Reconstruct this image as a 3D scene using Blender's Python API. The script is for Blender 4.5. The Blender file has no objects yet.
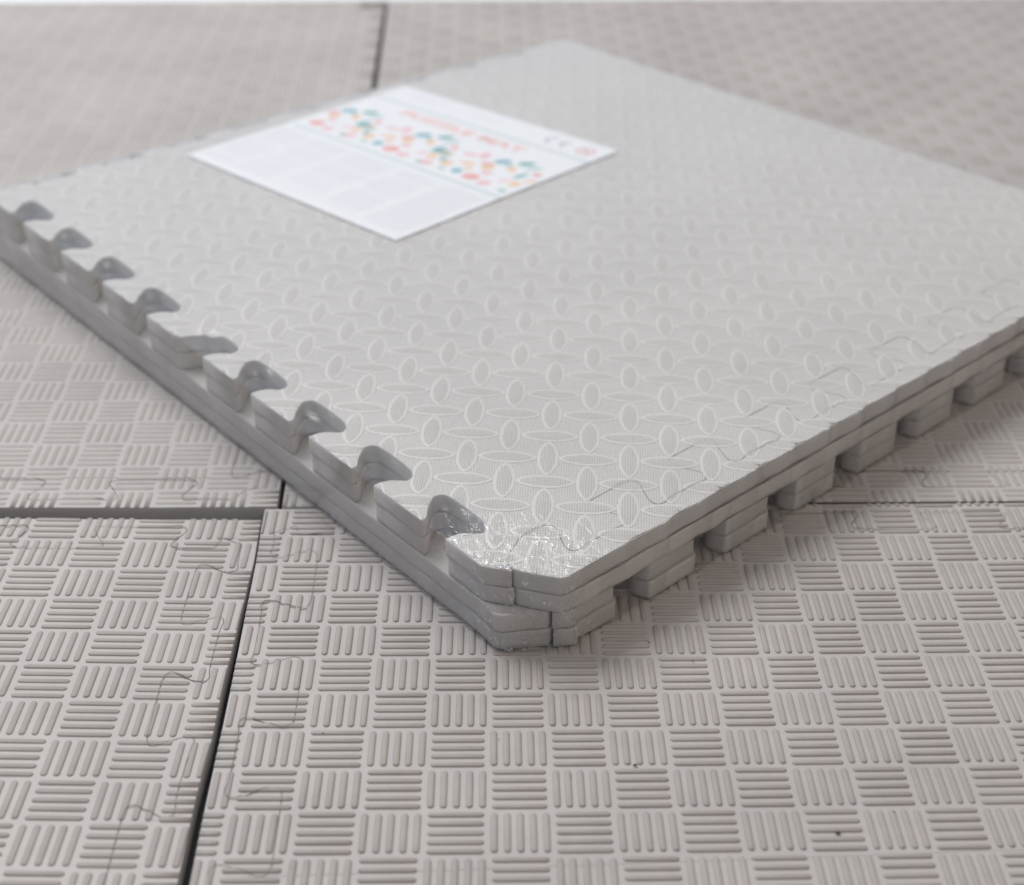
import bpy, math, random
import numpy as np
from mathutils.geometry import tessellate_polygon
from mathutils import Vector

U = 0.027                      # one basket-weave square in metres
rnd = random.Random(5)
scene = bpy.context.scene
COL = scene.collection

# ------------------------------------------------------------------ helpers
def mesh_obj(name, V, F, mats, parent=None, smooth=True, midx=None, uv=None):
    V = np.asarray(V, float) * U
    me = bpy.data.meshes.new(name)
    me.from_pydata(V.tolist(), [], [tuple(int(i) for i in f) for f in F])
    if not isinstance(mats, (list, tuple)): mats = [mats]
    for m in mats: me.materials.append(m)
    n = len(me.polygons)
    if smooth == 'cap': me.polygons.foreach_set('use_smooth', [q != 0 for q in midx])
    elif smooth: me.polygons.foreach_set('use_smooth', [True] * n)
    if midx is not None: me.polygons.foreach_set('material_index', list(midx))
    if uv is not None:
        a = me.attributes.new('plan', 'FLOAT_VECTOR', 'POINT')
        a.data.foreach_set('vector', np.asarray(uv, float).ravel())
    me.update()
    o = bpy.data.objects.new(name, me)
    COL.objects.link(o)
    if parent: o.parent = parent
    return o

def thing(name, label, cat, group=None, loc=(0, 0, 0)):
    o = bpy.data.objects.new(name, None)
    o.empty_display_size = 0.02
    COL.objects.link(o)
    o['label'] = label; o['category'] = cat
    if group: o['group'] = group
    return o

class MB:
    def __init__(s): s.V = []; s.F = []; s.M = []; s.P = []
    def add(s, V, F, m=0, P=None):
        o = len(s.V); s.V += [tuple(v) for v in V]
        s.F += [tuple(i + o for i in f) for f in F]
        s.M += [m] * len(F)
        s.P += [tuple(p) for p in (P if P is not None else V)]
    def build(s, name, mats, parent=None, smooth=True):
        return mesh_obj(name, s.V, s.F, mats, parent, smooth, s.M, s.P)

def area(P):
    P = np.asarray(P); x, y = P[:, 0], P[:, 1]
    return 0.5 * np.sum(x * np.roll(y, -1) - np.roll(x, -1) * y)

def inset(P, d):
    P = np.asarray(P, float)
    e = np.roll(P, -1, 0) - P
    e /= np.maximum(np.linalg.norm(e, axis=1, keepdims=True), 1e-9)
    n = np.stack([-e[:, 1], e[:, 0]], 1)
    m = n + np.roll(n, 1, 0)
    l = np.maximum(np.linalg.norm(m, axis=1, keepdims=True), 0.6)
    return P + m / l * d

def dedupe(P, eps=0.012):
    out = []
    for p in P:
        if not out or math.hypot(p[0] - out[-1][0], p[1] - out[-1][1]) > eps: out.append((float(p[0]), float(p[1])))
    while math.hypot(out[0][0] - out[-1][0], out[0][1] - out[-1][1]) < eps: out.pop()
    return out

def slab(mb, P, mapf, T=1.0, bev=0.02, hb=0.05, m_top=0, m_side=1):
    """extruded polygon P (plan), mapf(plan Nx2, zfrac 0..1) -> Nx3"""
    P = dedupe(P)
    if area(P) < 0: P = P[::-1]
    rings = [(bev, 0.0), (0, hb), (0, 0.28), (0, 0.72), (0, 1 - hb), (bev * .35, 1 - hb * .3), (bev, 1.0)]
    n = len(P); V = []; PL = []
    for d, z in rings:
        Q = inset(P, d) if d else np.asarray(P)
        V += mapf(Q, z).tolist(); PL += [(q[0], q[1], z) for q in Q]
    F = []; 
    for r in range(len(rings) - 1):
        for i in range(n):
            j = (i + 1) % n
            F.append((r * n + i, r * n + j, (r + 1) * n + j, (r + 1) * n + i))
    k = len(F)
    tri = tessellate_polygon([[Vector((p[0], p[1], 0)) for p in P]])
    top = (len(rings) - 1) * n
    G = []
    for t in tri:
        a, b, c = t
        ar = (P[b][0]-P[a][0])*(P[c][1]-P[a][1]) - (P[c][0]-P[a][0])*(P[b][1]-P[a][1])
        if ar < 0: a, c = c, a
        G.append((top + a, top + b, top + c)); G.append((c, b, a))
    mb.add(V, F, m_side, PL)
    o = len(mb.V) - len(V)
    mb.F += [tuple(i + o for i in f) for f in G]; mb.M += [m_top] * len(G)

def catmull(P, n=3, closed=False):
    P = [np.array(p, float) for p in P]; out = []
    for i in range(len(P) - 1):
        p0 = P[max(i - 1, 0)]; p1 = P[i]; p2 = P[i + 1]; p3 = P[min(i + 2, len(P) - 1)]
        for k in range(n):
            t = k / n
            out.append(0.5 * ((2*p1) + (-p0+p2)*t + (2*p0-5*p1+4*p2-p3)*t*t + (-p0+3*p1-3*p2+p3)*t**3))
    out.append(P[-1]); return [tuple(q) for q in out]

def joint_line(start, end, trans, d0, d1, deep_first, ov=0.12, n=3):
    """jigsaw line: list of (position along edge, depth)"""
    pts = [(start, d1 if deep_first else d0)]
    deep = deep_first
    h = d1 - d0
    for t in trans:
        if t <= start + .2 or t >= end - .2: continue
        if deep:
            pts += [(t - .34, d1), (t - .06, d1 - h*.01), (t + ov * .7, d1 - h*.07), (t + ov, d1 - h * .22), (t, (d0 + d1) / 2), (t - ov, d0 + h * .2), (t - ov*.8, d0 + h*.04), (t + .05, d0 - h*.02), (t + .3, d0 + h*.02)]
        else:
            pts += [(t - .3, d0 + h*.02), (t - .05, d0 - h*.02), (t + ov*.8, d0 + h*.04), (t + ov, d0 + h * .2), (t, (d0 + d1) / 2), (t - ov, d1 - h * .22), (t - ov * .7, d1 - h*.07), (t + .06, d1 - h*.01), (t + .34, d1)]
        deep = not deep
    pts.append((end, d1 if deep else d0))
    return catmull(pts, n)

def ribbon(path, W, wfun, hfun, mapf):
    """thin crack drawn along a plan path, draped over the relief"""
    P = [np.array(path[0])]
    for a, b in zip(path[:-1], path[1:]):
        a = np.array(a); b = np.array(b); k = max(1, int(np.linalg.norm(b - a) / .03))
        for i in range(1, k + 1): P.append(a + (b - a) * i / k)
    P = np.array(P); e = np.gradient(P, axis=0); e /= np.linalg.norm(e, axis=1, keepdims=True) + 1e-9
    n = np.stack([-e[:, 1], e[:, 0]], 1)
    w = np.array([wfun(i * .03, e[i]) for i in range(len(P))])[:, None] * W
    A = P - n * w / 2; B = P + n * w / 2
    V = np.concatenate([mapf(A, hfun(A)), mapf(B, hfun(B))]); m = len(P)
    F = [(i, i + 1, m + i + 1, m + i) for i in range(m - 1)]
    return V, F

# ------------------------------------------------------------------ materials
def mat(name):
    m = bpy.data.materials.new(name); m.use_nodes = True
    nt = m.node_tree; b = nt.nodes['Principled BSDF']
    return m, nt, b

def foam(name, col, rough=0.62, spec=0.35, bump=0.25, weave=False, grain=900., tint=0.04, sheen=0):
    m, nt, b = mat(name); N = nt.nodes; L = nt.links
    tc = N.new('ShaderNodeTexCoord')
    nz = N.new('ShaderNodeTexNoise'); nz.inputs['Scale'].default_value = grain; nz.inputs['Detail'].default_value = 3
    L.new(tc.outputs['Object'], nz.inputs['Vector'])
    n2 = N.new('ShaderNodeTexNoise'); n2.inputs['Scale'].default_value = 9; n2.inputs['Detail'].default_value = 5
    L.new(tc.outputs['Object'], n2.inputs['Vector'])
    r = N.new('ShaderNodeMapRange'); r.inputs[1].default_value = .35; r.inputs[2].default_value = .7
    r.inputs[3].default_value = 1 - tint; r.inputs[4].default_value = 1 + tint
    L.new(n2.outputs['Fac'], r.inputs[0])
    n3 = N.new('ShaderNodeTexNoise'); n3.inputs['Scale'].default_value = 75; n3.inputs['Detail'].default_value = 6; n3.inputs['Roughness'].default_value = .7
    L.new(tc.outputs['Object'], n3.inputs['Vector'])
    r3 = N.new('ShaderNodeMapRange'); r3.inputs[1].default_value = .3; r3.inputs[2].default_value = .62; r3.inputs[3].default_value = 1 - tint * .9; r3.inputs[4].default_value = 1 + tint * .3
    L.new(n3.outputs['Fac'], r3.inputs[0])
    rm = N.new('ShaderNodeMath'); rm.operation = 'MULTIPLY'; L.new(r.outputs[0], rm.inputs[0]); L.new(r3.outputs[0], rm.inputs[1]); r = rm
    mx = N.new('ShaderNodeVectorMath'); mx.operation = 'SCALE'; mx.inputs[0].default_value = col
    L.new(r.outputs[0], mx.inputs['Scale']); L.new(mx.outputs[0], b.inputs['Base Color'])
    b.inputs['Roughness'].default_value = rough; b.inputs['Specular IOR Level'].default_value = spec
    bp = N.new('ShaderNodeBump'); bp.inputs['Strength'].default_value = bump; bp.inputs['Distance'].default_value = .0002
    L.new(nz.outputs['Fac'], bp.inputs['Height'])
    last = bp
    if weave:
        at = N.new('ShaderNodeAttribute'); at.attribute_name = 'plan'
        mp = N.new('ShaderNodeMapping'); mp.inputs['Rotation'].default_value = (0, 0, math.radians(45))
        s = 2 * math.pi / 0.052; mp.inputs['Scale'].default_value = (s, s, 1)
        L.new(at.outputs['Vector'], mp.inputs['Vector'])
        sp = N.new('ShaderNodeSeparateXYZ'); L.new(mp.outputs[0], sp.inputs[0])
        sx = N.new('ShaderNodeMath'); sx.operation = 'SINE'; L.new(sp.outputs[0], sx.inputs[0])
        sy = N.new('ShaderNodeMath'); sy.operation = 'SINE'; L.new(sp.outputs[1], sy.inputs[0])
        mn = N.new('ShaderNodeMath'); mn.operation = 'MINIMUM'; L.new(sx.outputs[0], mn.inputs[0]); L.new(sy.outputs[0], mn.inputs[1])
        b2 = N.new('ShaderNodeBump'); b2.inputs['Strength'].default_value = weave; b2.inputs['Distance'].default_value = .00022
        L.new(mn.outputs[0], b2.inputs['Height']); L.new(bp.outputs[0], b2.inputs['Normal']); last = b2
    L.new(last.outputs[0], b.inputs['Normal'])
    return m

FCOL = (0.488, 0.466, 0.456)
M_FLOOR = foam('foam_floor_face', FCOL, rough=.5, spec=.4, tint=.06)
M_FLOOR.node_tree.nodes['Principled BSDF'].inputs['Roughness'].default_value = .44
M_RIB = foam('foam_floor_rib', (0.412, 0.383, 0.364), rough=.6, spec=.3, tint=.07)
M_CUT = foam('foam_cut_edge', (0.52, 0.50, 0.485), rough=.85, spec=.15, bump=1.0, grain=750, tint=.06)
M_CUTF = foam('foam_floor_cut_edge', (0.45, 0.44, 0.435), rough=.8, spec=.2, bump=.5, grain=500)
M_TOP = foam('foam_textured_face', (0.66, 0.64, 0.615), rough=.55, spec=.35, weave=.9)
M_RING = foam('foam_smooth_ring', (0.665, 0.64, 0.61), rough=.48, spec=.5, bump=.1)
M_LENS = foam('foam_textured_lens', (0.645, 0.62, 0.59), rough=.58, spec=.3, weave=1.0)
M_GAP = mat('joint_shadow')[0]; M_GAP.node_tree.nodes['Principled BSDF'].inputs['Base Color'].default_value = (.2, .19, .182, 1)
M_GAP.node_tree.nodes['Principled BSDF'].inputs['Roughness'].default_value = .9
M_GAP2 = mat('joint_crack_pale')[0]; M_GAP2.node_tree.nodes['Principled BSDF'].inputs['Base Color'].default_value = (.27, .255, .245, 1)
M_GAP2.node_tree.nodes['Principled BSDF'].inputs['Roughness'].default_value = .9
def plain(name, col, rough=.6, spec=.3):
    m, nt, b = mat(name); b.inputs['Base Color'].default_value = (*col, 1); b.inputs['Roughness'].default_value = rough
    b.inputs['Specular IOR Level'].default_value = spec
    nz = nt.nodes.new('ShaderNodeTexNoise'); nz.inputs['Scale'].default_value = 300
    bp = nt.nodes.new('ShaderNodeBump'); bp.inputs['Strength'].default_value = .08; bp.inputs['Distance'].default_value = .0003
    nt.links.new(nz.outputs[0], bp.inputs['Height']); nt.links.new(bp.outputs[0], b.inputs['Normal'])
    return m
M_WHITE = plain('white_floor_far', (.82, .84, .87), .4)
M_SUB = plain('gap_shade_floor', (.07, .068, .066), .6)  # shade in the colour: floor darkened so gaps between mats look black
M_PAPER = plain('label_paper', (.86, .87, .89), .5)

# ------------------------------------------------------------------ base floor
bp = MB()
bp.add([(-120, -40, -.46), (120, -40, -.46), (120, 160, -.46), (-120, 160, -.46),
        (-120, -40, -1.2), (120, -40, -1.2), (120, 160, -1.2), (-120, 160, -1.2)],
       [(0, 1, 2, 3), (7, 6, 5, 4), (0, 4, 5, 1), (1, 5, 6, 2), (2, 6, 7, 3), (3, 7, 4, 0)])
fl = bp.build('floor', M_SUB, smooth=False); fl['kind'] = 'structure'
sk = MB()  # raised strip added to stand for the white floor beyond the mats
def sky_(x): return 68.55 + (x + 5) * .084
sk.add([(x, sky_(x) + d, z) for x in (-80, 80) for d in (0, .05, 6) for z in (-.455, .0 if d == 0 else .05)],
       [(0, 1, 7, 6), (1, 3, 9, 7), (3, 5, 11, 9), (4, 10, 11, 5), (0, 6, 8, 2), (2, 8, 10, 4), (0, 2, 4, 5, 3, 1), (6, 7, 9, 11, 10, 8)])
so = sk.build('white_floor_strip', M_WHITE, smooth=False)
so['label'] = 'flat white strip added to stand for the white floor past the floor mats'; so['category'] = 'floor trim'

# ------------------------------------------------------------------ floor mats
def stadium(hw, hl, n):
    P = []
    for i in range(n // 2):
        a = math.pi * i / (n // 2 - 1); P.append((hw * math.cos(a), hl - hw + hw * math.sin(a)))
    for i in range(n // 2):
        a = math.pi + math.pi * i / (n // 2 - 1); P.append((hw * math.cos(a), -(hl - hw) + hw * math.sin(a)))
    return np.array(P)

BAR_H = 0.032
def floor_mat(label, xs, sx, ys, sy, A, B, z0, lat, parity, crange, rrange, jv, jh, n=12, relief=1.0, group='foam mats laid edge to edge on the floor'):
    root = thing('floor_mat', label, 'floor mat', group)
    Bf = B if callable(B) else (lambda a: B)
    def ab2w(P):
        P = np.asarray(P, float); a, b = P[:, 0], P[:, 1]
        x = -5 + sx * a; y = 28 + sy * b
        for _ in range(4):
            y = ys(x) + sy * b; x = xs(y) + sx * a
        return np.stack([x, y], 1)
    def w2ab(x, y): return (x - xs(y)) * sx, (y - ys(x)) * sy
    T = .40
    def mapf(P, z): 
        W = ab2w(P); z = np.broadcast_to(z, (len(W),))
        return np.column_stack([W, z0 - T + T * z])
    # joint lines in (a,b)
    ks = .7
    jl = joint_line(ks, 0, [], 0, 0, False) if False else None
    Bm = float(Bf(A))
    jvp = [(d, t) for t, d in joint_line(ks, Bm, *jv)]     # along b, depth in a
    jhp = [(t, d) for t, d in joint_line(ks, A, *jh)]      # along a, depth in b
    K = (ks, ks)
    jvp[0] = K; jhp[0] = K
    side = lambda: [(A, Bf(A) * k / 20) for k in range(1, 20)]
    far = [(A * (1 - k / 20), float(Bf(A * (1 - k / 20)))) for k in range(0, 21)]
    panel = jhp + [(A, v[1]) for v in side() if v[1] > 1.6] + [(a, b) for a, b in far if a > jvp[-1][0]] + [(jvp[-1][0], float(Bf(0)))] + jvp[::-1][1:-1]
    vstrip = [(0, ks)] + jvp + [(0, jvp[-1][1])] + [(0, Bm * k / 60) for k in range(59, 1, -1) if Bm * k / 60 > ks + .05]
    hstrip = [(0, 0)] + [(A * k / 60, 0) for k in range(1, 60)] + [(A, 0)] + [(A, jhp[-1][1])] + jhp[::-1][1:] + [(0, ks)]
    parts = {}
    for nm, poly in (('panel', panel), ('border_strip', vstrip), ('border_strip_b', hstrip)):
        mb = MB(); slab(mb, poly, mapf, bev=.012, hb=.04); parts[nm] = mb
    # ribs
    stads = [(stadium(.056, .440, n), 0), (stadium(.051, .435, n), .6 * BAR_H), (stadium(.036, .42, n), BAR_H)]
    depth_v = lambda b: np.interp(b, [p[1] for p in sorted(jvp, key=lambda q: q[1])], [p[0] for p in sorted(jvp, key=lambda q: q[1])])
    depth_h = lambda a: np.interp(a, [p[0] for p in sorted(jhp)], [p[1] for p in sorted(jhp)])
    bars = []
    for c in range(*crange):
        for r in range(*rrange):
            cx, cy = lat(c + .5, r + .5); a, b = w2ab(np.float64(cx), np.float64(cy))
            if a < -.6 or b < -.6 or a > A + .6 or b > Bf(a) + .6: continue
            vert = ((c + r) % 2) == parity
            for k in range(5):
                off = (k - 2) * .2035 + rnd.gauss(0, .003)
                bars.append((c + .5, r + .5, off, vert, relief * rnd.uniform(.85, 1.1)))
    nb = n
    for (cc, rr, off, vert, hs) in bars:
        Vs = []
        for S, h in stads:
            if vert: c_ = cc + off + S[:, 0]; r_ = rr + S[:, 1]
            else: c_ = cc + S[:, 1]; r_ = rr + off + S[:, 0]
            x, y = lat(c_, r_)
            a, b = w2ab(x, y); a = np.clip(a, .006, A - .006); b = np.clip(b, .006, Bf(a) - .006)
            Vs.append((a, b, h * hs))
        a0, b0, _ = Vs[0]
        if (a0.max() - a0.min()) < .03 or (b0.max() - b0.min()) < .03: continue
        ca, cb = a0.mean(), b0.mean()
        if cb < depth_h(ca) : key = 'border_strip_b'
        elif ca < depth_v(cb): key = 'border_strip'
        else: key = 'panel'
        W = []; 
        for a, b, h in Vs:
            w = ab2w(np.stack([a, b], 1)); W += [(x, y, z0 + h) for x, y in w]
        m = nb; F = []
        for q in range(2):
            for i in range(m):
                j = (i + 1) % m; F.append((q*m+i, q*m+j, (q+1)*m+j, (q+1)*m+i))
        F.append(tuple(range(2*m, 3*m)))
        w0 = np.array(W[:m])
        if area(w0[:, :2]) < 0: F = [f[::-1] for f in F]
        parts[key].add(W, F, 2)
    for key, nm in (('panel', 'panel'), ('border_strip', 'border_strip'), ('border_strip_b', 'border_strip')):
        parts[key].build(nm, [M_FLOOR, M_CUTF, M_RIB], root, smooth='cap')
    # joint cracks draped over the ribs
    barset = {}
    for (cc, rr, off, vert, hs) in bars: barset.setdefault((cc, rr), []).append((off, vert))
    # inverse lattice by table: solve with Newton
    def ilat(x, y):
        c = np.full(len(x), 0.); r = np.zeros(len(x))
        for _ in range(25):
            X, Y = lat(c, r); X1, Y1 = lat(c + 1e-3, r); X2, Y2 = lat(c, r + 1e-3)
            a11 = (X1 - X) / 1e-3; a21 = (Y1 - Y) / 1e-3; a12 = (X2 - X) / 1e-3; a22 = (Y2 - Y) / 1e-3
            dx, dy = x - X, y - Y; D = a11 * a22 - a12 * a21
            c = c + (a22 * dx - a12 * dy) / D; r = r + (-a21 * dx + a11 * dy) / D
        return c, r
    def hfun(P):
        W = ab2w(P); c, r = ilat(W[:, 0], W[:, 1]); out = []
        for ci, ri in zip(c, r):
            ic, ir = math.floor(ci), math.floor(ri); fc, fr = ci - ic - .5, ri - ir - .5
            v = ((ic + ir) % 2) == parity
            p_, q_ = (fc, fr) if v else (fr, fc)
            k = round(p_ / .2035); on = abs(k) <= 2 and abs(p_ - k * .2035) < .052 and abs(q_) < .43
            out.append(BAR_H * 1.1 if on else 0.0)
        out = np.pad(out, 3, mode='edge'); out = np.max([out[i:len(out) - 2 + i] for i in range(3)], 0)
        return np.convolve(out, np.ones(5) / 5, 'valid')
    def mapr(P, h):
        W = ab2w(P); return np.column_stack([W, z0 + h + .006])
    ph = rnd.uniform(0, 6)
    def wf(s, d): return .0045 + (.003 + .018 * abs(d[0]) ** 2) * max(0, math.sin(s * 1.1 + ph) * .6 + .4) ** 1.5 + .0015 * math.sin(s * 13)
    for path in ([p for p in jvp if p[1] < 26], [p for p in jhp if p[0] < 30]):
        V, F = ribbon(path, 1, wf, hfun, mapr)
        mesh_obj('joint_crack', V, F, M_GAP, root, smooth=False)
    return root

def lin(xp, yp):
    xp = np.array(xp); yp = np.array(yp); o = np.argsort(xp); xp = xp[o]; yp = yp[o]
    return lambda v: np.interp(v, xp, yp)
def trans(t0, step, lo, hi):
    k0 = math.ceil((lo - t0) / step); return [t0 + step * k for k in range(k0, int((hi - t0) / step) + 1)]

# near right
def lat_br(c, r):
    c = np.asarray(c, float); r = np.asarray(r, float)
    return -1.33872 + 1.01987*c + .01845*r - .00315*c*c, 21.15978 + .03092*c - .99621*r + .00056*c*c
floor_mat('pale grey basket-weave foam mat under the front corner of the stack, near right',
    lin([28.05, 27.25, 26.17, 25.02, 22.26, 20.8, 19.34, 17.5, 4], [-5.10, -5.07, -5.0, -4.965, -4.87, -4.83, -4.80, -4.74, -4.3]), 1,
    lin([-5.1, 6.7, 8.8, 10.9, 28], [28.05, 28.61, 28.69, 28.78, 29.5]), -1,
    31, 24, 0.0, lat_br, 1, (-5, 32), (-10, 20),
    (trans(28.05 - 26.35, 1.72, 0, 24), .28, 1.2, False), (trans(7.1 + 5.1, 1.55, 0, 31), .35, 1.0, True))
# near left
def lat_bl(c, r):
    c = np.asarray(c, float); r = np.asarray(r, float)
    return -7.67 + 1.0581*c + .0006*r, 20.831 + .0039*c - 1.0063*r
floor_mat('pale grey basket-weave foam mat in the near left corner, left of the dark lengthwise gap',
    lin([27.7, 26.17, 25.4, 25.02, 22.26, 20.79, 19.52, 17.49, 4], [-5.13, -5.05, -5.05, -5.04, -5.02, -4.97, -4.99, -4.93, -4.8]), -1,
    lin([-29, -10.47, -5.1], [27.4, 27.60, 27.70]), -1,
    24, 23.5, -0.045, lat_bl, 0, (-24, 6), (-9, 20),
    (trans(27.7 - 24.2, 1.7, 0, 24), .3, 1.1, False), (trans(1.6, 1.6, 0, 24), .3, 1.1, True), relief=.8)
# far left
def lat_ul(c, r):
    c = np.asarray(c, float); r = np.asarray(r, float)
    return -10.462 + .9835*c + .0236*r, 29.577 + .0381*c - .992*r
floor_mat('pale grey foam mat behind the left side of the stack, reaching the white strip',
    lin([28.1, 29.34, 56.3, 67.8, 72], [-4.86, -4.92, -5.3, -5.70, -5.8]), -1,
    lin([-29, -10.56, -7.48, -4.88], [27.5, 27.94, 28.03, 28.13]), 1,
    24, lambda a: 40.35 - .045 * a, 0.0, lat_ul, 1, (-20, 12), (-42, 5),
    (trans(3, 1.7, 0, 40), .3, 1.1, False), (trans(1.9, 1.6, 0, 24), .3, 1.1, False), n=8, relief=.32)
# far right
def lat_ur(c, r):
    c = np.asarray(c, float); r = np.asarray(r, float)
    return 8.549 + .9309*c + .0253*r, 30.282 + .0397*c - .989*r
floor_mat('pale grey basket-weave foam mat behind the stack, running out to the far right',
    lin([28.1, 29.34, 56.3, 67.8, 80], [-4.76, -4.82, -5.10, -5.53, -5.8]), 1,
    lin([-5.1, 6.7, 8.8, 10.9, 34], [28.13, 28.67, 28.75, 28.84, 29.8]), 1,
    38, lambda a: 40.4 + .045 * a, 0.0, lat_ur, 0, (-18, 36), (-46, 6),
    (trans(3, 1.7, 0, 40), .3, 1.1, False), (trans(8.75 + 5, 1.6, 0, 38), .6, 1.25, True), n=8, relief=.42)

# ------------------------------------------------------------------ the stack
L = 23.0
ZC = (1.6, 1.8, 2.0, 1.8)
CR = np.array([[0.3056, 22.7462], [17.0632, 39.2314], [1.6007, 56.1412], [-14.4087, 40.8989]])
def XY(P):
    P = np.asarray(P, float); s = P[:, 0:1] / L; t = P[:, 1:2] / L
    return (1-s)*(1-t)*CR[0] + s*(1-t)*CR[1] + s*t*CR[2] + (1-s)*t*CR[3]
def ztop(P):
    P = np.asarray(P, float); s = P[:, 0] / L; t = P[:, 1] / L
    return (1-s)*(1-t)*ZC[0] + s*(1-t)*ZC[1] + s*t*ZC[2] + (1-s)*t*ZC[3]
BASE = .042
def wobble(P, k):
    """die-cut straight edges are never quite straight"""
    s, t = P[:, 0].copy(), P[:, 1].copy()
    t2 = t + np.exp(-np.maximum(t, 0) / .25) * (.030 * np.sin(s * 5.28 + k * 1.7) + .014 * np.sin(s * 11.3 + k))
    s2 = s + np.exp(-np.maximum(L - s, 0) / .25) * .03 * np.sin(t * 5.28 + k) + np.exp(-np.maximum(s, 0) / .2) * .012 * np.sin(t * 4.1 + k * 2)
    return np.stack([s2, t2], 1)
def layer_map(k, ds=0, dt=0):
    """k = 0 bottom .. 3 top"""
    def f(P, z):
        P = np.asarray(P, float) + np.array([ds, dt])
        H = (ztop(P) - BASE)
        P = wobble(P, k)
        z = np.broadcast_to(z, (len(P),))
        return np.column_stack([XY(P), BASE + H * (k + z * .965 + .0175) / 4])
    return f
NOTCH_LOW = [(.49, 0), (.45, .04), (.39, .14), (.34, .28), (.36, .42), (.50, .56), (.68, .72), (.6, .88), (.3, .93), (-.3, .93), (-.6, .88), (-.68, .72), (-.46, .5), (-.30, .32), (-.33, .14), (-.42, .03), (-.46, 0)]
NOTCH = [(.39, 0), (.41, .15), (.60, .33), (.82, .62), (.83, .76), (.74, .88), (.5, .92), (.2, .925), (-.2, .91), (-.48, .87), (-.64, .75), (-.65, .6), (-.46, .40), (-.37, .2), (-.36, 0)]
WIDE = [(.85, -.02), (.72, .12), (.62, .35), (.45, .60), (.28, .64), (.16, .86), (-.1, .9), (-.5, .88), (-.66, .75), (-.64, .58), (-.46, .4), (-.37, .2), (-.36, 0)]
def bare_edge(centres, end, wide=(), low=False):
    """plan points walking down from end to 1.26 along a bare puzzle edge: (position, depth)"""
    pts = [(end, 0)]
    for i, c in sorted(enumerate(centres), key=lambda q: -q[1]):
        pr = NOTCH_LOW if low else (WIDE if i in wide else NOTCH)
        cm = catmull([(c + a, b) for a, b in pr], 3)
        pts += cm
    pts.append((1.30, 0))
    return pts
cent = [2.70, 5.0, 7.3, 9.55, 11.62, 14.2, 16.45, 18.7, 20.95]
def chamfer_noise(P): return P

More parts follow.
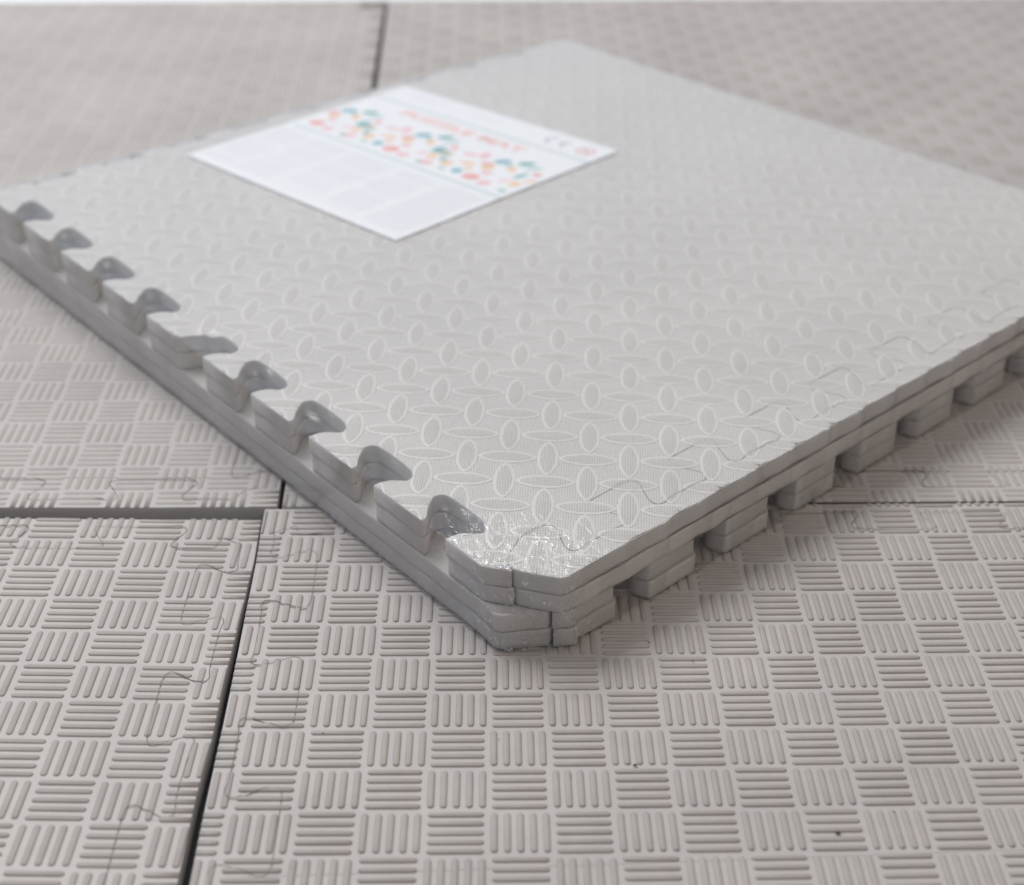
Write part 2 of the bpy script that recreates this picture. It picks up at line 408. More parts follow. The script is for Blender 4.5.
def stack_mat(k, label, swap, ds, dt, full_top):
    root = thing('puzzle_mat', label, 'foam mat', 'foam puzzle mats in the wrapped stack')
    sw = (lambda P: [(b, a) for a, b in P]) if swap else (lambda P: list(P))
    mp = layer_map(k, ds, dt)
    tr = []
    for q in range(12): tr += [1.68 + 2.26 * q, 2.93 + 2.26 * q]
    jA = joint_line(.62, 22.0, tr, .46, 1.45, True)
    jA = ([(.22, .80), (.35, 1.0), (.62, 1.22)] if swap else [(.37, .83), (.40, 1.0), (.62, 1.22)]) + [p for p in jA if p[0] > .95]
    jB = joint_line(1.0, 22.4, [1.9 + 1.12*q for q in range(18)], .46, 1.45, False)   # along t, depth from s=23
    jBp = [(L - d, t) for t, d in jB]
    kB = (jA[-1][0], jA[-1][1])
    # panel
    left = [(d, p) for p, d in bare_edge([2.7 + 2.23 * q for q in range(9)] if swap else cent, L, wide=() if swap else (4,), low=swap)]            # s=depth, t from 23 down
    backc = [L - 21.0 + 2.27 * q for q in range(9)]
    back = []
    for c in (sorted(backc, reverse=True) if full_top else []):
        back += catmull([(c + a, L - b * .22) for a, b in NOTCH], 2)
    panel = ([(.16, .81), (.22, .83)] if swap else [(.32, .80), (.37, .83)]) + jA[1:] + [(22.0, .46), (22.54, 1.0)] + jBp + [(22.54, L)] + [q for q in back if q[0] < 22.3 and q[0] > 1.2] + [(0, L)] + left[1:] + ([(-.10, 1.18)] if swap else [(.06, 1.16)])
    stripA = ([(.25, .75), (.57, .26), (.70, .04), (.86, -.05), (1.1, -.02)] if swap else [(.40, .76), (.55, .5), (.74, .22), (.86, .05), (1.0, 0)]) + [(v, 0) for v in np.arange(1.5, 22.9, .5)] + [(L, 0), (L, .98), (22.54, .98), (22.02, .46)] + jA[::-1][:-1]
    stripB = [(L, 1.0)] + [(L, v) for v in np.arange(1.5, 22.9, .5)] + [(L, L), (22.56, L)] + jBp[::-1] 
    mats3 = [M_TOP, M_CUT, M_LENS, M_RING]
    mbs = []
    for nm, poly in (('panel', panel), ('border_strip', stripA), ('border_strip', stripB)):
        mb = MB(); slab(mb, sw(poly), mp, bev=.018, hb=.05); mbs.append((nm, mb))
    if full_top:
        # lenses of the tread pattern
        jx = np.array(sorted(jA)); 
        dA = lambda s: np.interp(s, jx[:, 0], jx[:, 1])
        nn = 28
        body = np.array(dedupe([(0, 1.26)] + [(.32, .80), (.42, .74), (.55, .5), (.74, .22), (.86, .05), (1.0, 0)] + [(L, 0), (L, L)] + [q for q in back if q[0] > 1.2] + [(0, L)] + left[1:]))
        if area(body) < 0: body = body[::-1]
        body = inset(body, .012)
        bx0, by0 = body[:, 0], body[:, 1]; bx1, by1 = np.roll(bx0, -1), np.roll(by0, -1)
        bA = np.stack([bx0, by0], 1); bD = np.stack([bx1, by1], 1) - bA; bL = (bD ** 2).sum(1) + 1e-12
        def snap(p):
            u = np.clip(((p - bA) * bD).sum(1) / bL, 0, 1); c = bA + bD * u[:, None]
            return c[((c - p) ** 2).sum(1).argmin()]
        def inside(x, y):
            c = ((by0 > y) != (by1 > y)) & (x < (bx1 - bx0) * (y - by0) / (by1 - by0 + 1e-12) + bx0)
            return bool(c.sum() % 2)
        def lens_outline(hl, hw):
            P = []
            for i in range(nn):
                a = 2 * math.pi * i / nn
                P.append((hl * math.cos(a) , hw * math.copysign(abs(math.sin(a)) ** 1.25, math.sin(a))))
            return np.array(P)
        lrings = [(lens_outline(.61, .225), 0.0), (lens_outline(.585, .205), .009), (lens_outline(.545, .175), .008),
                  (lens_outline(.53, .160), .009), (lens_outline(.42, .12), .018), (lens_outline(.22, .065), .022)]
        spots = []
        for i in range(-3, 22):
            for j in range(-6, 20):
                spots.append((2.1 + 1.19*i, 5.42 + 1.17*j, 45)); spots.append((2.1 + 1.19*i + .595, 5.42 + 1.17*j + .585, -45))
        global LENSES; LENSES = spots
        for s0, t0, ang in spots:
            if not (-.4 < s0 < L + .4 and -.4 < t0 < L + .4): continue
            ca, sa = math.cos(math.radians(ang)), math.sin(math.radians(ang))
            chk = lens_outline(.6, .22)
            w = np.stack([s0 + chk[:, 0]*ca - chk[:, 1]*sa, t0 + chk[:, 0]*sa + chk[:, 1]*ca], 1)
            V = []; P = []; ok = []
            near = s0 < 1.7 or t0 > L - 1.7
            for O, h in lrings:
                h = h * .5
                a_ = s0 + O[:, 0]*ca - O[:, 1]*sa; b_ = t0 + O[:, 0]*sa + O[:, 1]*ca
                a_ = np.clip(a_, .004, L - .015); b_ = np.clip(b_, .004, L - .015)
                Q = np.stack([a_, b_], 1); hz = np.full(len(Q), h + .004)
                for q in range(len(Q)):
                    o_ = (not near) or inside(Q[q, 0], Q[q, 1]); ok.append(o_)
                    if not o_: Q[q] = snap(Q[q]); hz[q] = -.004
                W = mp(Q, 1.0); W[:, 2] += hz
                V += W.tolist(); P += [(a, b, 1) for a, b in Q]
            v0 = np.array(V[:nn])
            if abs(area([(a, b) for a, b, _ in P[:nn]])) < .03: continue
            F = []; M = []
            for r in range(len(lrings) - 1):
                for i in range(nn):
                    j = (i + 1) % nn; F.append((r*nn+i, r*nn+j, (r+1)*nn+j, (r+1)*nn+i)); M.append(3 if r < 3 else 2)
            F.append(tuple(range((len(lrings)-1)*nn, len(lrings)*nn))); M.append(2)
            if area(v0[:, :2]) < 0: F = [f[::-1] for f in F]
            tgt = mbs[1][1] if t0 < dA(s0) else (mbs[2][1] if s0 > 22 else mbs[0][1])
            keep = [q for q in range(len(F)) if any(ok[i] for i in F[q])]
            F = [F[q] for q in keep]; M = [M[q] for q in keep]
            o = len(tgt.V); tgt.V += [tuple(v) for v in V]; tgt.P += P
            tgt.F += [tuple(i + o for i in f) for f in F]; tgt.M += M
        def hf(P):
            out = []
            S = np.array(spots)
            for s, t in P:
                d = S[:, :2] - np.array([s, t]); an = np.radians(S[:, 2])
                u = d[:, 0]*np.cos(an) + d[:, 1]*np.sin(an); v = -d[:, 0]*np.sin(an) + d[:, 1]*np.cos(an)
                q = np.clip(1 - (u/.60)**2 - (v/.215)**2, 0, 1).max()
                out.append(.012 * min(1, q * 6) + .028 * q)
            return np.array(out)
        def mr(P, h): W = mp(P, 1.0); W[:, 2] += h + .004; return W
        V, F = ribbon([p for p in jA], 1, lambda s, d: .0015 + .015 * max(0, d[0] * .8 - d[1] * .9) ** 1.2 * (.6 + .4 * math.sin(s * 1.3)), hf, mr)
        mesh_obj('joint_crack', V, F, M_GAP2, root, smooth=False)
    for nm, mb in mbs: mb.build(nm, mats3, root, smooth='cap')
    # tiny dark slit where the strip end meets the panel on the cut corner
    return root

stack_mat(0, 'bottom mat of the shrink-wrapped stack, lying directly on the basket-weave mats', True, .02, -.02, False)
stack_mat(1, 'third mat down in the stack, teeth along its right side, just above the bottom mat', True, .0, .0, False)
stack_mat(2, 'second mat down in the stack, puzzle teeth on the left just under the top mat', False, .03, -.035, False)
stack_mat(3, 'topmost mat of the stack with raised tread pattern and the printed paper sheet on it', False, .0, .0, True)

# ------------------------------------------------------------------ printed sheet
PP = np.array([[6.001, 21.883], [7.172, 13.223], [16.339, 13.902], [15.065, 22.552]])
def paper_st(P):
    P = np.asarray(P, float); x = P[:, 0:1]; y = P[:, 1:2]
    return (1-x)*(1-y)*PP[0] + x*(1-y)*PP[1] + x*y*PP[2] + (1-x)*y*PP[3]
def paper_map(P, h=0.0):
    st = paper_st(P); W = layer_map(3)(st, 1.0); W[:, 2] += .046 + h; return W
root = thing('printed_sheet', 'white printed paper sheet with colourful leaf pattern lying on top of the mat stack', 'paper sheet')
g = MB(); n = 24
G = [(i / n, j / n) for j in range(n + 1) for i in range(n + 1)]
nv = len(G); Vt = paper_map(G, .006); Vb = paper_map(G, 0)
F = [(j*(n+1)+i, j*(n+1)+i+1, (j+1)*(n+1)+i+1, (j+1)*(n+1)+i) for j in range(n) for i in range(n)]
flip = area(Vt[[0, n, nv-1, nv-1-n], :2]) < 0
Ft = [f[::-1] for f in F] if flip else F
Fb = [tuple(q + nv for q in f[::-1]) for f in Ft]
rim = [i for i in range(n + 1)] + [j*(n+1)+n for j in range(1, n+1)] + [n*(n+1)+i for i in range(n-1, -1, -1)] + [j*(n+1) for j in range(n-1, 0, -1)]
Fs = [(rim[i], rim[i] + nv, rim[(i+1) % len(rim)] + nv, rim[(i+1) % len(rim)]) for i in range(len(rim))]
g.add(np.concatenate([Vt, Vb]), Ft + Fb + Fs)
g.build('sheet', M_PAPER, root, smooth=False)
INK = {'teal': (.13, .42, .40), 'blue': (.20, .46, .55), 'coral': (.85, .38, .36), 'orange': (.90, .60, .38), 'pink': (.88, .54, .58),
       'green': (.32, .55, .47), 'grey': (.35, .38, .42), 'faint': (.76, .78, .815), 'line': (.33, .52, .54), 'title': (.90, .52, .46)}
inkm = {k: plain('ink_' + k, v, .6) for k, v in INK.items()}
keys = list(INK)
def ink_poly(mb, pts, key, h=.009):
    pts = dedupe(pts, 1e-5)
    V = paper_map(pts, h)
    tri = tessellate_polygon([[Vector((p[0], p[1], 0)) for p in pts]])
    Fp = []
    for t in tri:
        a, b, c = [V[i] for i in t]
        nz = (b[0]-a[0])*(c[1]-a[1]) - (c[0]-a[0])*(b[1]-a[1])
        Fp.append(t if nz > 0 else t[::-1])
    mb.add(V, Fp, keys.index(key))
def blob(mb, x, y, rx, ry, ang, key, n=14, p=1.0, h=.009):
    ca, sa = math.cos(math.radians(ang)), math.sin(math.radians(ang))
    P = []
    for i in range(n):
        a = 2*math.pi*i/n; u = rx*math.cos(a); v = ry*math.copysign(abs(math.sin(a))**p, math.sin(a))
        P.append((x + u*ca - v*sa, y + u*sa + v*ca))
    ink_poly(mb, P, key, h)
def rect(mb, x0, y0, x1, y1, key, h=.009): ink_poly(mb, [(x0, y0), (x1, y0), (x1, y1), (x0, y1)], key, h)
pat = MB()
for x0 in (-.495, -.128, .239, .606):
    items = [('coral', .20, .504, .028, .022, 20, 1), ('blue', .130, .511, .018, .018, 0, 1), ('green', .080, .493, .013, .008, 20, 1),
             ('pink', .268, .492, .022, .018, 40, 1), ('orange', .345, .55, .018, .02, 30, 1), ('green', .353, .484, .016, .009, 0, 1),
             ('orange', .058, .537, .02, .02, 0, 1), ('orange', .109, .582, .026, .012, 20, 1), ('pink', .005, .497, .026, .016, 10, 1),
             ('pink', .160, .62, .022, .016, 30, 1), ('blue', .185, .668, .028, .019, 45, 1.3), ('teal', .256, .704, .028, .016, 45, 1.4),
             ('teal', .302, .688, .028, .006, 50, 1.3), ('teal', .313, .613, .030, .009, 82, 1.3), ('orange', .255, .635, .014, .02, 35, 1),
             ('orange', .182, .60, .02, .022, 0, 1), ('pink', .105, .668, .016, .026, 20, 1), ('pink', .062, .645, .026, .012, 15, 1),
             ('coral', .345, .655, .014, .014, 0, 1), ('pink', .215, .56, .018, .014, 20, 1), ('blue', .03, .55, .012, .012, 0, 1), ('orange', .142, .55, .014, .012, 0, 1), ('green', .225, .655, .014, .010, 60, 1), ('orange', .365, .60, .026, .008, 55, 1), ('teal', -.03, .60, .026, .015, 50, 1.3), ('green', .01, .585, .024, .010, 80, 1.3), ('pink', .300, .55, .02, .007, 80, 1)]
    for key, x, y, rx, ry, an, p in items:
        X = x0 + x
        if x0 < -.2: Y = y
        if not (.025 < X < .98): continue
        blob(pat, X, y, rx * 1.1, ry * 1.1, an, key, p=p)
pat.build('printed_pattern', [inkm[k] for k in keys], root, smooth=False)
ln = MB()
rect(ln, .02, .4355, .998, .4415, 'line'); rect(ln, .006, .844, .998, .850, 'line')
ln.build('ruled_line', [inkm[k] for k in keys], root, smooth=False)
def text_poly(name, body, x, y, w, hgt, key, bold=0.0):
    cu = bpy.data.curves.new('lettering', 'FONT'); cu.body = body; cu.size = 1; cu.offset = bold; cu.resolution_u = 3
    o = bpy.data.objects.new('lettering', cu); COL.objects.link(o)
    dg = bpy.context.evaluated_depsgraph_get(); dg.update()
    me = bpy.data.meshes.new_from_object(o.evaluated_get(dg))
    V = np.array([v.co[:2] for v in me.vertices]); Fp = [tuple(p.vertices) for p in me.polygons]
    bpy.data.objects.remove(o); bpy.data.curves.remove(cu); bpy.data.meshes.remove(me)
    mn, mx = V.min(0), V.max(0); V = (V - mn) / (mx - mn) * np.array([w, hgt]) + np.array([x, y])
    W = paper_map(V, .009)
    Fq = []
    for f in Fp:
        a, b, c = W[f[0]], W[f[1]], W[f[2]]
        nz = (b[0]-a[0])*(c[1]-a[1]) - (c[0]-a[0])*(b[1]-a[1]); Fq.append(f if nz > 0 else f[::-1])
    return mesh_obj(name, W, Fq, inkm[key], root, smooth=False)
text_poly('title_lettering', 'PUZZLE MAT', .205, .76, .57, .05, 'title', .03)
# text columns: rows of short strokes
for (x0, x1) in ((.02, .17), (.19, .36), (.385, .58), (.61, .775), (.80, .975)):
    mb = MB(); y = .40
    while y > .04:
        xx = x0; yy1 = y
        while xx < x1 - .01:
            wl = rnd.uniform(.012, .035); e = min(xx + wl, x1)
            rect(mb, xx, yy1 - .006, e, yy1, 'faint'); xx = e + .006
        y -= .0125
        if rnd.random() < .12: y -= .012
    mb.build('text_column', [inkm[k] for k in keys], root, smooth=False)
mb = MB()
for (x0, y0, x1, k) in ((.10, .945, .27, 6), (.10, .915, .22, 5), (.36, .93, .52, 5)):
    xx = x0
    while xx < x1:
        e = xx + rnd.uniform(.01, .025); rect(mb, xx, y0, e, y0 + .012, 'faint'); xx = e + .006
mb.build('small_print', [inkm[k] for k in keys], root, smooth=False)
# conformity mark
mb = MB()
def arc(mb, cx, cy, r, w, a0, a1, key, n=16):
    P = [(cx + (r + w/2)*math.cos(a0 + (a1-a0)*i/n), cy + (r + w/2)*math.sin(a0 + (a1-a0)*i/n)) for i in range(n+1)]
    P += [(cx + (r - w/2)*math.cos(a1 + (a0-a1)*i/n), cy + (r - w/2)*math.sin(a1 + (a0-a1)*i/n)) for i in range(n+1)]
    ink_poly(mb, P, key)
arc(mb, .775, .925, .022, .008, math.radians(80), math.radians(280), 'grey')
arc(mb, .838, .925, .022, .008, math.radians(80), math.radians(280), 'grey')
rect(mb, .818, .9215, .836, .9285, 'grey', .0095)
mb.build('conformity_mark', [inkm[k] for k in keys], root, smooth=False)
mb = MB()
for i in range(2): arc(mb, .925, .920, .030, .007, math.pi*i, math.pi*(i+1), 'coral')
ink_poly(mb, [(.903, .938), (.908, .943), (.947, .902), (.942, .897)], 'coral', .0095)
mb.build('age_mark', [inkm[k] for k in keys], root, smooth=False)
text_poly('age_lettering', '0-3', .908, .910, .034, .02, 'grey')

# ------------------------------------------------------------------ shrink film
m, nt, b = mat('shrink_film'); N = nt.nodes; LK = nt.links; N.remove(b)
M_FILM = m; out = N['Material Output']
tr_ = N.new('ShaderNodeBsdfTransparent'); tr_.inputs[0].default_value = (.975, .98, .985, 1)
gl = N.new('ShaderNodeBsdfGlossy'); gl.inputs['Roughness'].default_value = .2; gl.inputs['Color'].default_value = (.95, .97, 1, 1)
fr = N.new('ShaderNodeFresnel'); fr.inputs['IOR'].default_value = 1.45
mul = N.new('ShaderNodeMath'); mul.operation = 'MULTIPLY'; mul.inputs[1].default_value = 1.5; mul.use_clamp = True
mix = N.new('ShaderNodeMixShader')
tc = N.new('ShaderNodeTexCoord'); nz = N.new('ShaderNodeTexNoise'); nz.inputs['Scale'].default_value = 55; nz.inputs['Detail'].default_value = 4; nz.inputs['Distortion'].default_value = .6
LK.new(tc.outputs['Object'], nz.inputs['Vector'])
bpn = N.new('ShaderNodeBump'); bpn.inputs['Strength'].default_value = .35; bpn.inputs['Distance'].default_value = .0015
LK.new(nz.outputs[0], bpn.inputs['Height']); LK.new(bpn.outputs[0], gl.inputs['Normal']); LK.new(bpn.outputs[0], fr.inputs['Normal'])
geo = N.new('ShaderNodeNewGeometry'); im = N.new('ShaderNodeMapRange')
im.inputs[3].default_value = 1.45; im.inputs[4].default_value = 1 / 1.45          # thin sheet: same reflection from both faces
LK.new(geo.outputs['Backfacing'], im.inputs[0]); LK.new(im.outputs[0], fr.inputs['IOR'])
LK.new(fr.outputs[0], mul.inputs[0])
# hard creases where the film was gathered and sealed at the near corner
vd = N.new('ShaderNodeVectorMath'); vd.operation = 'DISTANCE'; vd.inputs[1].default_value = (.15 * U, 23.3 * U, .5 * U)
LK.new(tc.outputs['Object'], vd.inputs[0])
mk = N.new('ShaderNodeMapRange'); mk.inputs[1].default_value = .08; mk.inputs[2].default_value = .012; mk.inputs[3].default_value = 0; mk.inputs[4].default_value = 1
LK.new(vd.outputs['Value'], mk.inputs[0])
n5 = N.new('ShaderNodeTexNoise'); n5.inputs['Scale'].default_value = 260; n5.inputs['Detail'].default_value = 4; n5.inputs['Distortion'].default_value = 1.6
mp5 = N.new('ShaderNodeMapping'); mp5.inputs['Scale'].default_value = (.9, .35, .9); mp5.inputs['Rotation'].default_value = (0, 0, .35); LK.new(tc.outputs['Object'], mp5.inputs[0]); LK.new(mp5.outputs[0], n5.inputs['Vector'])
rd = N.new('ShaderNodeMapRange'); rd.inputs[1].default_value = .57; rd.inputs[2].default_value = .68; LK.new(n5.outputs[0], rd.inputs[0])
dp = N.new('ShaderNodeVectorMath'); dp.operation = 'DOT_PRODUCT'; dp.inputs[1].default_value = (-.701, .713, 0); LK.new(tc.outputs['Object'], dp.inputs[0])
md = N.new('ShaderNodeMapRange'); md.inputs[1].default_value = 16.0 * U + .028; md.inputs[2].default_value = 16.0 * U; md.inputs[3].default_value = 0; md.inputs[4].default_value = .35
LK.new(dp.outputs['Value'], md.inputs[0])
mmx = N.new('ShaderNodeMath'); mmx.operation = 'MAXIMUM'; LK.new(mk.outputs[0], mmx.inputs[0]); LK.new(md.outputs[0], mmx.inputs[1])
cm = N.new('ShaderNodeMath'); cm.operation = 'MULTIPLY'; LK.new(mmx.outputs[0], cm.inputs[0]); LK.new(rd.outputs[0], cm.inputs[1])
c2 = N.new('ShaderNodeMath'); c2.operation = 'MULTIPLY_ADD'; c2.inputs[1].default_value = .5; LK.new(cm.outputs[0], c2.inputs[0]); LK.new(mul.outputs[0], c2.inputs[2]); c2.use_clamp = True
b5 = N.new('ShaderNodeBump'); b5.inputs['Distance'].default_value = .004; LK.new(mk.outputs[0], b5.inputs['Strength']); LK.new(n5.outputs[0], b5.inputs['Height'])
LK.new(bpn.outputs[0], b5.inputs['Normal']); LK.new(b5.outputs[0], gl.inputs['Normal'])
LK.new(c2.outputs[0], mix.inputs[0]); LK.new(tr_.outputs[0], mix.inputs[1]); LK.new(gl.outputs[0], mix.inputs[2])
LK.new(mix.outputs[0], out.inputs[0])

from mathutils import noise as mnoise
def notch_mask(s, t):
    """1 where the film spans an open notch of the top mat"""
    v = 0
    for i, c in enumerate(cent):
        cc = c + (.25 if i == 4 else .05); w = .7 if i == 4 else .5
        d = math.hypot((t - cc) / w, (s - .45) / .42); v = max(v, max(0, 1 - d * d))
    return v
film = MB()
e = .035
# outline of the stack seen from above with cut corner, walking counter-clockwise in plan
def outline(top):
    a = [(-e, 1.28), (.30, .76), (.75, .20), (.90, -e)] if top else [(-e-.08, .82), (.02, .64), (.74, .14), (1.2, -e-.1)]
    def sub(P, m): 
        o = []
        for q in range(len(P) - 1):
            for i in range(m): o.append((P[q][0] + (P[q+1][0]-P[q][0])*i/m, P[q][1] + (P[q+1][1]-P[q][1])*i/m))
        return o
    c = sub(a, 24)
    right = [(a[3][0] + (L + e - a[3][0]) * i / 160, -e) for i in range(160)]
    bk = [(L + e, -e + (L + 2*e) * i / 60) for i in range(60)]
    fr_ = [(L + e - (L + 2*e) * i / 60, L + e) for i in range(60)]
    lf = [(-e, L + e - (L + e - a[0][1]) * i / 200) for i in range(200)]
    return np.array(c + right + bk + fr_ + lf)
To = outline(True); Bo = outline(False); m_ = len(To)
ROWS = 36; V = []
for r in range(ROWS + 1):
    f = r / ROWS
    P = Bo + (To - Bo) * f
    W = layer_map(3)(P, 1.0)
    zt = W[:, 2] + .046
    W[:, 2] = .05 + (zt - .05) * f
    ctr = XY([(L/2, L/2)])[0]
    for i in range(m_):
        d = W[i, :2] - ctr; d /= np.linalg.norm(d)
        x = W[i]
        s, t = P[i]
        front = math.exp(-((s + t - .9) / 1.1) ** 2)
        nn_ = mnoise.noise(Vector((x[0]*1.3, x[1]*1.3, f * 3.0)))
        n3 = mnoise.noise(Vector((x[0]*7, x[1]*7, f * 9.0)))
        amp = (.012 + .02 * nn_) * math.sin(math.pi * f) + .045 * front * (n3 + 1.0 * mnoise.noise(Vector((x[0]*17, x[1]*17, f * 25.0))))
        W[i, 0] += d[0] * amp; W[i, 1] += d[1] * amp
    V += W.tolist()
F = [(r*m_+i, r*m_+(i+1) % m_, (r+1)*m_+(i+1) % m_, (r+1)*m_+i) for r in range(ROWS) for i in range(m_)]
film.add(V, F)
# top sheet: rings from the outline towards a regular grid would be overkill; use a clipped grid
NG = 200; grid = {}
Vg = []; Fg = []
for i in range(NG + 1):
    for j in range(NG + 1):
        # denser towards s=0 and t=0
        s = -e + (L + 2*e) * (i / NG) ** 1.35; t = -e + (L + 2*e) * (j / NG)
        if s * .76 + t * .55 < .66 and s < 1.6 and t < 1.6:      # pull onto cut corner
            q = (.66 - (s * .76 + t * .55)) / (.76**2 + .55**2); s += q * .76; t += q * .55
        h = .046
        h += .010 * mnoise.noise(Vector((s * .9, t * .9, 0))) + .004 * mnoise.noise(Vector((s * 3.2, t * 3.2, 3)))
        nm = notch_mask(s, t)
        if nm > 0:
            h -= nm * (.034 + .014 * math.sin(12 * (s - .45 * t) + 3 * mnoise.noise(Vector((s * 1.6, t * 1.6, 7)))))
        edge = min(s + e, t + e, L + e - s, L + e - t)
        front = math.exp(-((s + t - .9) / 1.0) ** 2)
        h += .035 * front * mnoise.noise(Vector((s * 8, t * 8, 1)))
        # creases running in from the right border
        h += .028 * (math.exp(-t / .7) * .7 + math.exp(-(s + t) / 1.6)) * max(0, mnoise.noise(Vector((s * 3.6 + t * 2.2, t * .5, 5))))
        W = layer_map(3)([(s, t)], 1.0)[0]
        insheet = 0
        Vg.append((W[0], W[1], max(W[2] + h, W[2] + (.040 if nm == 0 else -.3))))
for i in range(NG):
    for j in range(NG):
        a = i*(NG+1)+j; Fg.append((a, a + NG + 1, a + NG + 2, a + 1))
# lift over the paper
inv = np.linalg.inv(np.stack([PP[1]-PP[0], PP[3]-PP[0]], 1))
Vg = np.array(Vg)
k = 0
for i in range(NG + 1):
    for j in range(NG + 1):
        s = -e + (L + 2*e) * (i / NG) ** 1.35; t = -e + (L + 2*e) * (j / NG)
        q = inv @ (np.array([s, t]) - PP[0])
        if -.03 < q[0] < 1.03 and -.03 < q[1] < 1.03:
            W = layer_map(3)([(s, t)], 1.0)[0]; Vg[k, 2] = max(Vg[k, 2], W[2] + .064)
        k += 1
film.add(Vg.tolist(), Fg)
fo = film.build('shrink_film', M_FILM)
fo['label'] = 'clear glossy shrink film wrapped tightly around the whole stack of puzzle mats'; fo['category'] = 'plastic film'

# ------------------------------------------------------------------ specks of dirt
M_DIRT = plain('dirt', (.05, .045, .04), .9)
def unproj(px, py, z=BAR_H):
    cp, sp = math.cos(PITCH), math.sin(PITCH); cr, sr = math.cos(ROLL), math.sin(ROLL)
    fwd = np.array([0, cp, -sp]); right = np.array([1, 0, 0.]); up = np.cross(right, fwd)
    r2 = cr*right + sr*up; u2 = -sr*right + cr*up
    d = (px - 512)/FPX*r2 - (py - 442.5)/FPX*u2 + fwd
    return np.array([0, 0, CAMH]) + d * (z - CAMH) / d[2]
FPX, PITCH, ROLL, CAMH = 1601.14, math.radians(29.9184), math.radians(0.94784), 17.8301
for px, py, sz, lb in ((635, 765, .05, 'tiny dark speck on a rib below the centre of the picture'), (838, 833, .055, 'largest dark speck, near the bottom right of the mats'),
        (894, 812, .03, 'small dark speck above and right of the largest one'), (649, 642, .03, 'dark crumb just right of the front corner of the stack'),
        (693, 661, .03, 'dark crumb a little right of the one beside the stack corner'), (499, 739, .02, 'faint dark crumb under the front corner, left of centre'),
        (571, 776, .018, 'pin-sized dark crumb between ribs at the lower centre'), (323, 733, .022, 'dark crumb on a rib left of the lower centre')):
    P = unproj(px, py); V = []; F = []; sz *= .72
    for a in range(8):
        for q in range(1, 4):
            th = 2*math.pi*a/8; ph_ = math.pi*q/4; r = sz * rnd.uniform(.6, 1.1)
            V.append((P[0] + r*math.sin(ph_)*math.cos(th)*1.3, P[1] + r*math.sin(ph_)*math.sin(th)*.8, P[2] + .4*r*math.cos(ph_)))
    V += [(P[0], P[1], P[2] + sz*.4), (P[0], P[1], P[2] - sz*.4)]
    for a in range(8):
        b_ = (a+1) % 8
        F += [(a*3, a*3+1, b_*3+1, b_*3), (a*3+1, a*3+2, b_*3+2, b_*3+1), (24, a*3, b_*3), (a*3+2, 25, b_*3+2)]
    o = mesh_obj('dirt_speck', V, F, M_DIRT, smooth=False)
    o['label'] = lb; o['category'] = 'dirt speck'; o['group'] = 'dark specks of dirt on the floor mats'

# ------------------------------------------------------------------ camera
cp, sp = math.cos(PITCH), math.sin(PITCH); cr, sr = math.cos(ROLL), math.sin(ROLL)
fwd = np.array([0, cp, -sp]); right = np.array([1, 0, 0.]); up = np.cross(right, fwd)
r2 = cr*right + sr*up; u2 = -sr*right + cr*up
from mathutils import Matrix
cd = bpy.data.cameras.new('camera'); co = bpy.data.objects.new('camera', cd); COL.objects.link(co)
mw = Matrix(((r2[0], u2[0], -fwd[0], 0), (r2[1], u2[1], -fwd[1], 0), (r2[2], u2[2], -fwd[2], CAMH*U), (0, 0, 0, 1)))
co.matrix_world = mw
cd.sensor_fit = 'HORIZONTAL'; cd.sensor_width = 36; cd.lens = FPX / 1024 * 36
cd.clip_start = .01; cd.clip_end = 50
cd.dof.use_dof = True; cd.dof.focus_distance = 29.2 * U; cd.dof.aperture_fstop = 6.6
scene.camera = co

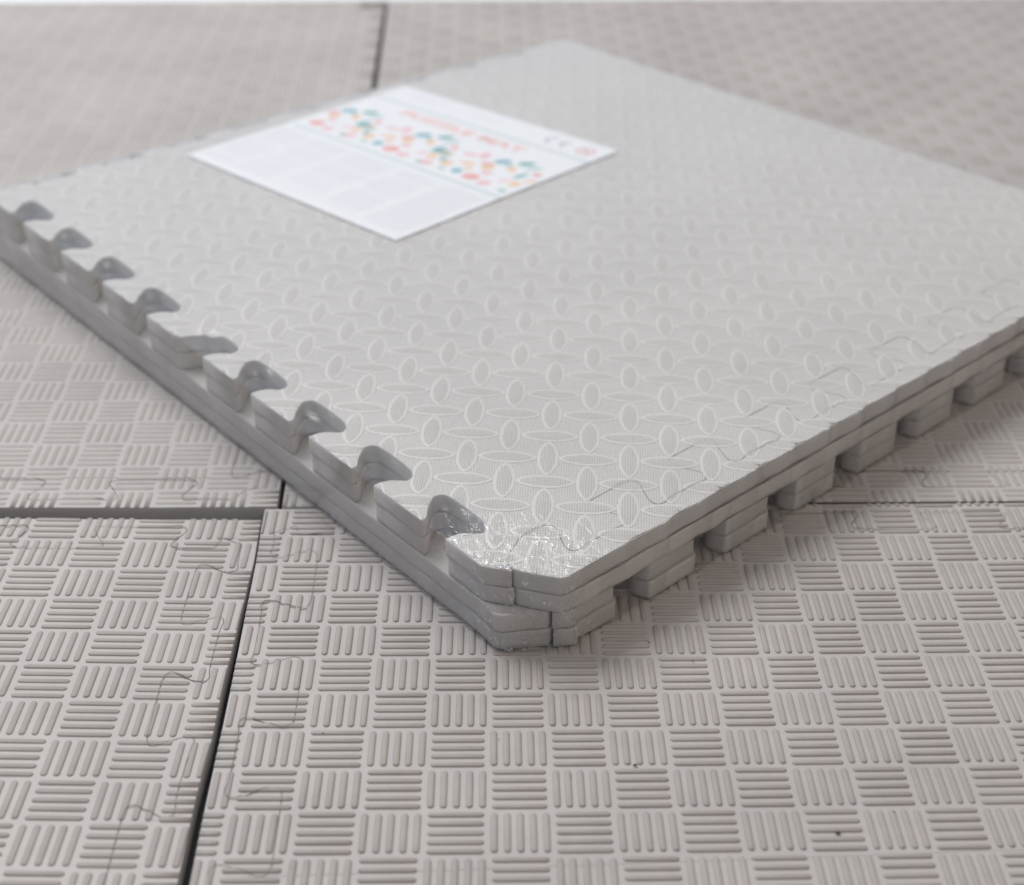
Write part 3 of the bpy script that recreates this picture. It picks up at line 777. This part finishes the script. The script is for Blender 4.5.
# ------------------------------------------------------------------ light
w = bpy.data.worlds.new('World'); scene.world = w; w.use_nodes = True
nt = w.node_tree; N = nt.nodes; LK = nt.links; bg = N['Background']
tc = N.new('ShaderNodeTexCoord'); sp_ = N.new('ShaderNodeSeparateXYZ'); LK.new(tc.outputs['Generated'], sp_.inputs[0])
def ramp(sock, lo, hi, c):
    mr = N.new('ShaderNodeMapRange'); mr.inputs[1].default_value = lo; mr.inputs[2].default_value = hi; LK.new(sock, mr.inputs[0])
    r = N.new('ShaderNodeValToRGB'); LK.new(mr.outputs[0], r.inputs[0]); e_ = r.color_ramp.elements
    e_[0].color = (*c[0], 1); e_[1].color = (*c[-1], 1)
    for k in range(1, len(c) - 1): e_.new(k / (len(c) - 1)).color = (*c[k], 1)
    return r.outputs[0]
sidec = ramp(sp_.outputs[0], -1, 1, [(.80, .87, 1.06), (.95, .97, 1.0), (.95, .76, .60)])     # cool left, warm right
depth = ramp(sp_.outputs[1], -1, 1, [(.66, .66, .66), (.66, .66, .66), (1.16, 1.20, 1.28)])      # bright wall behind
mm = N.new('ShaderNodeMix'); mm.data_type = 'RGBA'; mm.blend_type = 'MULTIPLY'; mm.inputs[0].default_value = 1
LK.new(sidec, mm.inputs[6]); LK.new(depth, mm.inputs[7]); LK.new(mm.outputs[2], bg.inputs[0]); bg.inputs[1].default_value = .58

def area_light(name, loc, target, sx, sy, power, col):
    d = bpy.data.lights.new(name, 'AREA'); d.shape = 'RECTANGLE'; d.size = sx; d.size_y = sy; d.energy = power; d.color = col
    o = bpy.data.objects.new(name, d); COL.objects.link(o); o.location = loc
    o.rotation_euler = (Vector(target) - Vector(loc)).to_track_quat('-Z', 'Y').to_euler()
    return o
area_light('window_light', (-1.3, 2.1, 2.5), (0, .9, 0), 2.2, 1.6, 74, (1.0, .99, .97))
area_light('room_light', (1.4, -.6, 2.4), (0, .8, 0), 1.4, 1.4, 8, (1.0, .80, .64))

scene.view_settings.view_transform = 'Standard'; scene.view_settings.look = 'None'
scene.view_settings.exposure = 0; scene.view_settings.gamma = 1
scene.render.engine = 'CYCLES'
scene.cycles.transparent_max_bounces = 16
scene.render.resolution_x = 1024; scene.render.resolution_y = 885
